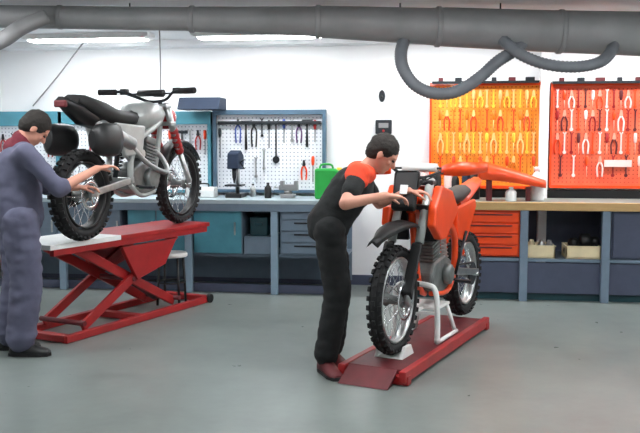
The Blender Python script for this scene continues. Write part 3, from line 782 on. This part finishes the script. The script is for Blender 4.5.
        for s in (-1, 1):
            MB().prism([(-.05, .84), (-.1, .62), (-.34, .6), (-.46, .86)], s * .11, s * .15, bev=.015).build('side_panel', M['paintsilver'], root)
            bag = []
            for xx, sc in ((-.50, .5), (-.53, .8), (-.6, .9), (-.72, .9), (-.80, .8), (-.83, .5)):
                bag.append([(xx, s * .155 + s * max(0, (.062 + .062 * math.cos(q * PI / 6))) * sc, .73 + .14 * sc * math.sin(q * PI / 6) * (1 if xx > -.6 else .95)) for q in range(12)])
            MB().loft(bag).build('side_bag', M['black'], root)
        MB().lathe([(.035, -.1), (.035, .1)], (-.02, 0, .62), 'y', 14).box((-.07, 0, .68), (.16, .14, .12), bev=.02).build('carburettor', M['silver'], root)
    # levers and cables
    MB().tube(spline([(hb.x - .04, .25, hb.z + .06), (hb.x + .14, .1, hb.z - .02), (hb.x + .12, .03, .98), (.3, .03, .85)], 5), .005, 6).build('cable', M['black'], root)
    MB().tube([(-.1, .12, .38), (-.05, .17, .3), (-.33, .19, .13)] if not O else [(-.15, .12, .4), (-.3, .15, .7)], .011, 8).build('side_stand', M['darkmetal'], root)
    return root

# right: orange motocross bike on its stand over a low red lift
AR = 27.0
front_contact = W(.475, 5.34, .100)
d = (RIGHT * math.sin(R(AR)) + FWD * math.cos(R(AR)))       # from front wheel towards rear wheel
rear_contact = front_contact + d * 1.42; rear_contact.z = .092
mid = (front_contact + rear_contact) / 2
hd = head(AR) + PI
tilt = -math.atan2(front_contact.z - rear_contact.z, 1.42)
motorcycle((mid.x, mid.y, (front_contact.z + rear_contact.z) / 2), hd, tilt, 'orange off-road motorcycle with knobbly tyres propped on a white stand over the low red lift', 'orange')

# low lift
lc = front_contact + d * .52; lc.z = 0
t = thing('motorcycle_lift', 'low red lift lying flat on the floor under the orange motorcycle', 'lift', lc, head(AR))
MB().box((0.0, 0, .07), (1.66, .36, .03), bev=.004).build('platform', M['darkred'], t)
for s in (-1, 1):
    MB().box((0, s * .20, .055), (1.78, .045, .07), bev=.006).build('side_rail', M['red'], t)
for x in (-.84, .84): MB().box((x, 0, .03), (.06, .46, .055), bev=.006).build('cross_beam', M['red'], t)
MB().prism([(-1.0, .003), (-.84, .085), (-.84, .06), (-.98, 0)], -.15, .17, bev=.001).build('ramp', M['darkred'], t)
for s in (-1, 1):
    MB().box((.0, s * .12, .025), (1.5, .04, .04)).build('scissor_arm', M['darkmetal'], t)

# white stand under the engine
sc_ = front_contact + d * .62; 
t = thing('motorcycle_stand', 'white steel stand under the engine of the orange motorcycle', 'stand', (sc_.x, sc_.y, .087), head(AR))
MB().box((0, 0, .222), (.26, .24, .02), bev=.005).build('top_plate', M['white'], t)
for sy in (-1, 1):
    MB().tube([(.11, sy * .10, .215), (.16, sy * .15, .012)], .015, 10).build('leg', M['white'], t)
    MB().tube([(-.24, sy * .155, .014), (.18, sy * .155, .014)], .014, 10).build('foot_bar', M['white'], t)
MB().tube(spline([(-.24, -.155, .014), (-.24, -.155, .2), (-.24, -.14, .36), (-.24, -.08, .4), (-.24, .08, .4), (-.24, .14, .36), (-.24, .155, .2), (-.24, .155, .014)], 5), .019, 12).build('hoop', M['white'], t)
MB().bar((-.24, 0, .222), (-.1, 0, .222), .03, .02).bar((-.24, -.15, .21), (-.24, .15, .21), .02, .02).build('brace', M['white'], t)
wc = front_contact
t = thing('wheel_chock', 'white steel wheel chock holding the front tyre of the orange motorcycle', 'chock', (wc.x, wc.y, .087), head(AR))
for sy in (-1, 1):
    MB().prism([(-.1, 0), (.1, 0), (.05, .07), (-.05, .07)], sy * .085 - .012, sy * .085 + .012, bev=.004).build('side_plate', M['white'], t)
MB().box((0, 0, .004), (.2, .17, .006)).build('base_plate', M['white'], t)

# left: lift raised with black and silver bike
AL = 27.0
dl = (RIGHT * math.sin(R(AL)) + FWD * math.cos(R(AL)))
fw = W(-1.33, 7.5); AB = 20.0; db = RIGHT * math.sin(R(AB)) + FWD * math.cos(R(AB))
fwb = W(-1.25, 7.5); rw = fwb - db * 1.42; mid = (fwb + rw) / 2
ZT = .725
motorcycle((mid.x, mid.y, ZT + .004), head(AB), 0, 'black and silver motorcycle standing on the raised red scissor lift', 'black')
lc = fw - dl * .72
t = thing('motorcycle_lift', 'red scissor lift raised to waist height under the black and silver motorcycle', 'lift', lc, head(AL))
MB().box((.375, 0, ZT - .02), (1.2, .5, .035), bev=.004).build('platform', M['red'], t)
MB().box((-.602, 0, ZT - .019), (.746, .5, .037), bev=.004).build('end_plate', M['white'], t)['label'] = 'pale plate at the rear end'
for s in (-1, 1):
    MB().box((0, s * .225, ZT - .06), (1.88, .04, .05), bev=.005).build('side_rail', M['red'], t)
    MB().box((.05, s * .24, .03), (1.81, .05, .055), bev=.006).build('base_rail', M['red'], t)
    MB().bar((-.62, s * .19, .07), (.55, s * .19, ZT - .07), .03, .075, bev=.006).build('scissor_arm', M['red'], t)
    MB().bar((.55, s * .15, .07), (-.62, s * .15, ZT - .07), .03, .075, bev=.006).build('scissor_arm', M['red'], t)
for x, z in ((-.83, .035), (.93, .035), (.0, .035)): MB().box((x, 0, z), (.07, .5, .05), bev=.005).build('cross_beam', M['red'], t)
for x, z in ((-.62, .1), (.55, .1), (-.035, .35)): MB().tube([(x, -.22, z), (x, .22, z)], .02, 12).build('pivot_shaft', M['darkred'], t)
MB().tube([(.5, 0, .11), (.12, 0, .34)], .04, 14).tube([(.12, 0, .34), (-.25, 0, .54)], .022, 12).build('hydraulic_cylinder', M['darkred'], t)
MB().prism([(-.2, ZT - .1), (.5, ZT - .1), (.34, ZT - .3), (-.02, ZT - .38)], -.235, -.2, bev=.004).build('gusset_plate', M['red'], t)
MB().prism([(-.2, ZT - .1), (.5, ZT - .1), (.34, ZT - .3), (-.02, ZT - .38)], .2, .235, bev=.004).build('gusset_plate', M['red'], t)
for s in (-1, 1): MB().lathe([(.04, s * .27 - .015), (.04, s * .27 + .015)], (.93, 0, .04), 'y', 16).build('roller', M['black'], t)

# white-topped stool under the left bench
p = fw - dl * .72 + dl * .73
t = thing('low_stool', 'low stool with a white seat parked under the far end of the raised lift', 'stool', p)
MB().lathe([(.135, .425), (.145, .435), (.145, .455), (.135, .465)], (0, 0, 0), 'z', 28).build('seat', M['white'], t)
for k in range(4):
    a = R(45 + 90 * k); MB().tube([(math.cos(a) * .12, math.sin(a) * .11, .43), (math.cos(a) * .14, math.sin(a) * .14, 0)], .012, 8).build('leg', M['black'], t)
MB().tube([(math.cos(R(30 * k)) * .126, math.sin(R(30 * k)) * .126, .2) for k in range(12)], .007, 8, closed=True).build('foot_ring', M['black'], t)

# ------------------------------------------------------------------ people
def frame(f, up=(0, 0, 1)):
    f = Vector(f).normalized(); y = Vector(up).cross(f).normalized(); z = f.cross(y)
    return Matrix((f, y, z)).transposed()

def add_head(mb, c, rot):
    P = lambda *v: Vector(c) + rot @ Vector(v)
    mb.ell(P(-.005, 0, .03), (.094, .074, .09), rot); mb.ell(P(.022, 0, -.03), (.066, .058, .075), rot)
    mb.ell(P(.055, 0, -.078), (.03, .034, .026), rot)            # chin
    mb.cap(P(.088, 0, .012), P(.104, 0, -.018), .009, .014)        # nose
    mb.ell(P(.080, 0, .032), (.014, .048, .009), rot)             # brow
    mb.ell(P(.083, 0, -.047), (.010, .024, .006), rot); mb.ell(P(.082, 0, -.056), (.010, .021, .006), rot)
    for s in (-1, 1):
        mb.ell(P(.066, s * .035, -.012), (.018, .018, .016), rot)
        mb.ell(P(-.004, s * .076, -.004), (.017, .008, .03), rot)
def add_hand(mb, wrist, rot, curl=.9, side=1):
    """hand frame: x along the fingers, z out of the back of the hand, y towards the thumb when side=1"""
    P = lambda *v: Vector(wrist) + rot @ Vector(v)
    mb.ell(P(.045, 0, 0), (.052, .040, .016), rot); mb.ell(P(.012, 0, 0), (.028, .028, .018), rot)
    for k, (yy, L, r) in enumerate(((.030, .072, .0085), (.010, .080, .009), (-.011, .074, .0085), (-.030, .058, .0075))):
        a = Vector((.085 - .004 * abs(k - 1.3), yy * side, .002)); ang = 0; prev = P(*a); cur = a
        for j, fr in enumerate((.45, .32, .23)):
            ang += curl * (.5, .75, .5)[j]
            nxt = cur + Vector((math.cos(ang), 0, -math.sin(ang))) * L * fr
            mb.cap(P(*cur), P(*nxt), r * (1 - .08 * j), r * (.92 - .08 * j)); cur = nxt
    a = Vector((.02, .03 * side, -.004)); b = Vector((.05, .058 * side, -.016)); c = Vector((.078, .062 * side, -.03)); e = Vector((.098, .052 * side, -.042))
    mb.cap(P(*a), P(*b), .014, .011); mb.cap(P(*b), P(*c), .011, .0095); mb.cap(P(*c), P(*e), .0095, .008)

def shoe(parent, ankle, yaw, m, sole):
    r = Euler((0, 0, yaw)).to_matrix(); c = Vector((ankle[0], ankle[1], 0))
    mb = MB().use(m); secs = []
    for (x, w, h) in ((-.075, .025, .05), (-.06, .038, .085), (0, .04, .11), (.06, .043, .085), (.12, .05, .06), (.17, .044, .048), (.195, .025, .035)):
        secs.append([c + r @ Vector(q) for q in ((x, -w, .02), (x, -w, h * .6), (x, -w * .6, h), (x, w * .6, h), (x, w, h * .6), (x, w, .02))])
    mb.loft(secs)
    o = mb.build('shoe', None, parent)
    s = MB(); outl = [(-.08, -.03), (-.04, -.042), (.06, -.045), (.13, -.052), (.19, -.035), (.205, 0), (.19, .035), (.13, .052), (.06, .045), (-.04, .042), (-.08, .03)]
    s.prism([tuple((c + r @ Vector((a, b, 0)))[:2]) for a, b in outl], .001, .024, axis='z', bev=.003)
    s.build('sole', sole, o)

def person(loc, rz, J, label, top, trouser, shoe_m, sleeve='short', lw=1.0, hair_m=None, yoke=None, collar=None, shirt=None):
    root = thing('person', label, 'person', loc, rz)
    hr = frame(J['look'], J.get('up', (0, 0, 1)))
    b = MB(); add_head(b, J['head'], hr)
    nk = Vector(J['neck']); b.cap(nk, Vector(J['head']) + hr @ Vector((-.015, 0, -.06)), .058, .052)
    ch, wa, pe = Vector(J['chest']), Vector(J['waist']), Vector(J['pelvis'])
    b.cap(ch, wa, .095, .09); b.cap(wa, pe, .095, .105)
    for s, S in ((1, 'L'), (-1, 'R')):
        sh, el, wr = Vector(J['sh' + S]), Vector(J['el' + S]), Vector(J['wr' + S])
        b.cap(nk - Vector((0, 0, .035)), sh, .042, .042)
        b.cap(ch, sh, .075, .05)
        b.cap(sh, el, .048, .038); b.cap(el, wr, .039, .026)
        fx = Vector(J['hd' + S]).normalized(); add_hand(b, wr + fx * .01, frame(fx, J.get('hu' + S, (0, 0, 1))), J.get('curl', .8), s * J.get('thumb', 1) * -1 if False else (1 if S == 'R' else -1))
        hp, kn, an = Vector(J['hp' + S]), Vector(J['kn' + S]), Vector(J['an' + S])
        b.cap(hp, kn, .08, .055); b.cap(kn, kn.lerp(an, .35), .054, .055); b.cap(kn.lerp(an, .35), an, .055, .03)
        fy = J.get("ft" + S, 0); b.cap(an - Vector((0, 0, .035)), (an.x + .09 * math.cos(fy), an.y + .09 * math.sin(fy), .035), .022, .015)
    body = b.build('body', M['skin'], root); remesh(body, .007, 3)
    # trousers
    c = MB(); c.cap(wa, pe, .12, .13 * lw)
    for s, S in ((1, 'L'), (-1, 'R')):
        hp, kn, an = Vector(J['hp' + S]), Vector(J['kn' + S]), Vector(J['an' + S])
        c.cap(pe, hp, .11 * lw, .10 * lw); c.cap(hp, kn, .10 * lw, .084 * lw); c.cap(kn, kn.lerp(an, .4), .084 * lw, .083 * lw); c.cap(kn.lerp(an, .4), an + Vector((0, 0, .03)), .083 * lw, .078 * lw)
    o = c.build('trousers', trouser, root); remesh(o, .014, 6, wr=.009)
    # top
    c = MB(); c.cap(ch, wa, .14 * (1 + (lw - 1) * .4), .13 * lw); c.cap(wa, pe, .13 * lw, .138 * lw)
    for s, S in ((1, 'L'), (-1, 'R')):
        sh, el, wr = Vector(J['sh' + S]), Vector(J['el' + S]), Vector(J['wr' + S])
        c.cap(ch, sh, .115, .07); c.cap(nk - Vector((0, 0, .035)), sh, .06, .066)
        if sleeve == 'long':
            c.cap(sh, el, .07, .058); c.cap(el, el.lerp(wr, .12), .058, .056)
        else: c.cap(sh, sh.lerp(el, .6), .07, .06)
    o = c.build('shirt' if sleeve != 'long' else 'overall_jacket', top, root); remesh(o, .013, 5, wr=.007)
    if yoke:
        for i, S in enumerate('LR'):
            sh, el = Vector(J['sh' + S]), Vector(J['el' + S])
            c = MB(); c.cap(sh + Vector((0, 0, .012)), sh.lerp(el, .12), .079, .074); c.cap(nk - Vector((0, 0, .03)), sh + Vector((0, 0, .01)), .065, .078)
            o = c.build('shoulder_piece', yoke[i], root); remesh(o, .012, 3, wr=.008); o['label'] = 'orange-red shoulder piece'
    if collar:
        c = MB(); c.cap(nk - Vector((0, 0, .01)), nk + Vector((.0, 0, .03)), .075, .068); c.cap(nk + Vector((0, 0, -.03)), nk + Vector((-.03, .1, -.03)), .08, .08)
        o = c.build('collar', collar, root); remesh(o, .012, 3)
    shoe(root, J['anL'], J.get('ftL', 0), shoe_m, M['rubber']); shoe(root, J['anR'], J.get('ftR', 0), shoe_m, M['rubber'])
    # hair
    c = MB(); P = lambda *v: Vector(J['head']) + hr @ Vector(v)
    c.ell(P(-.016, 0, .044), (.098, .083, .092), hr, 28, 18); c.ell(P(-.045, 0, .0), (.065, .076, .075), hr, 28, 18)
    o = c.build('hair', hair_m or M['hair'], root); remesh(o, .008, 2, wr=.004, wscale=30)
    for s in (-1, 1): MB().ell(P(.0815, s * .03, .012), (.010, .012, .007), hr, 12, 8).build('eye', M['visor'], root)
    return root

# right mechanic, bending over the front of the orange motorcycle.  local +X = where he faces
pr = W(.11, 5.30)
JR = dict(head=(.275, .0, 1.365), look=(.82, -.12, -.65), neck=(.18, 0, 1.275), chest=(.09, 0, 1.155), waist=(-.01, 0, 1.01), pelvis=(-.06, 0, .93),
          shR=(.125, -.17, 1.235), shL=(.125, .17, 1.235), elR=(.05, -.34, 1.085), wrR=(.29, -.24, 1.125), elL=(.27, .29, 1.04), wrL=(.46, .19, 1.13),
          hdR=(.9, .25, -.1), hdL=(.9, -.1, -.1), hpR=(-.05, -.085, .90), hpL=(-.05, .085, .90), knR=(-.0, -.09, .50), knL=(.01, .10, .50), anR=(-.07, -.085, .09), anL=(-.04, .10, .09), ftR=-1.15, ftL=-.95, curl=.7)
person(pr, head(92), JR, 'person in black work clothes with orange-red shoulders bending over the front of the orange motorcycle', M['cloth_black'], M['cloth_black'], M['darkred'], 'short', yoke=(M['orange2'], M['orange2']))

# left mechanic, standing at the rear of the raised motorcycle
pl_ = W(-2.05, 5.77)
JL = dict(head=(.11, -.02, 1.53), look=(.7, -.1, -.75), neck=(.03, 0, 1.43), chest=(.01, 0, 1.27), waist=(-.01, 0, 1.08), pelvis=(-.01, 0, .95),
          shR=(.03, -.19, 1.37), shL=(.03, .19, 1.37), elR=(.22, -.25, 1.13), wrR=(.50, -.15, 1.26), elL=(.22, .22, 1.12), wrL=(.42, .12, 1.12),
          hdR=(.9, .1, .15), hdL=(.95, -.1, 0), hpR=(-.01, -.09, .92), hpL=(-.01, .09, .92), knR=(.02, -.10, .50), knL=(.0, .10, .50), anR=(-.03, -.11, .09), anL=(-.07, .11, .09), ftR=-.5, ftL=-.3, curl=.6)
person(pl_, head(62), JL, 'person in loose grey-blue overalls standing at the back end of the raised motorcycle', M['cloth_blue'], M['cloth_blue'], M['black'], 'long', lw=1.28, collar=M['dkred_cloth'])

# ------------------------------------------------------------------ world, camera
w = bpy.data.worlds.new('World'); bpy.context.scene.world = w; w.use_nodes = True
w.node_tree.nodes['Background'].inputs[0].default_value = (.9, .95, 1, 1); w.node_tree.nodes['Background'].inputs[1].default_value = .3
cam = bpy.data.cameras.new('camera'); co = bpy.data.objects.new('camera', cam); col.objects.link(co)
cam.sensor_width = 36; cam.lens = 36 * F_PX / 640; cam.clip_start = .05
co.location = (0, 0, H_CAM); co.rotation_euler = (PI / 2 - PITCH, 0, YAW)
sc = bpy.context.scene; sc.camera = co
sc.view_settings.view_transform = 'Standard'; sc.view_settings.look = 'None'; sc.view_settings.gamma = 1
sc.view_settings.use_curve_mapping = False; sc.view_settings.exposure = 1.0
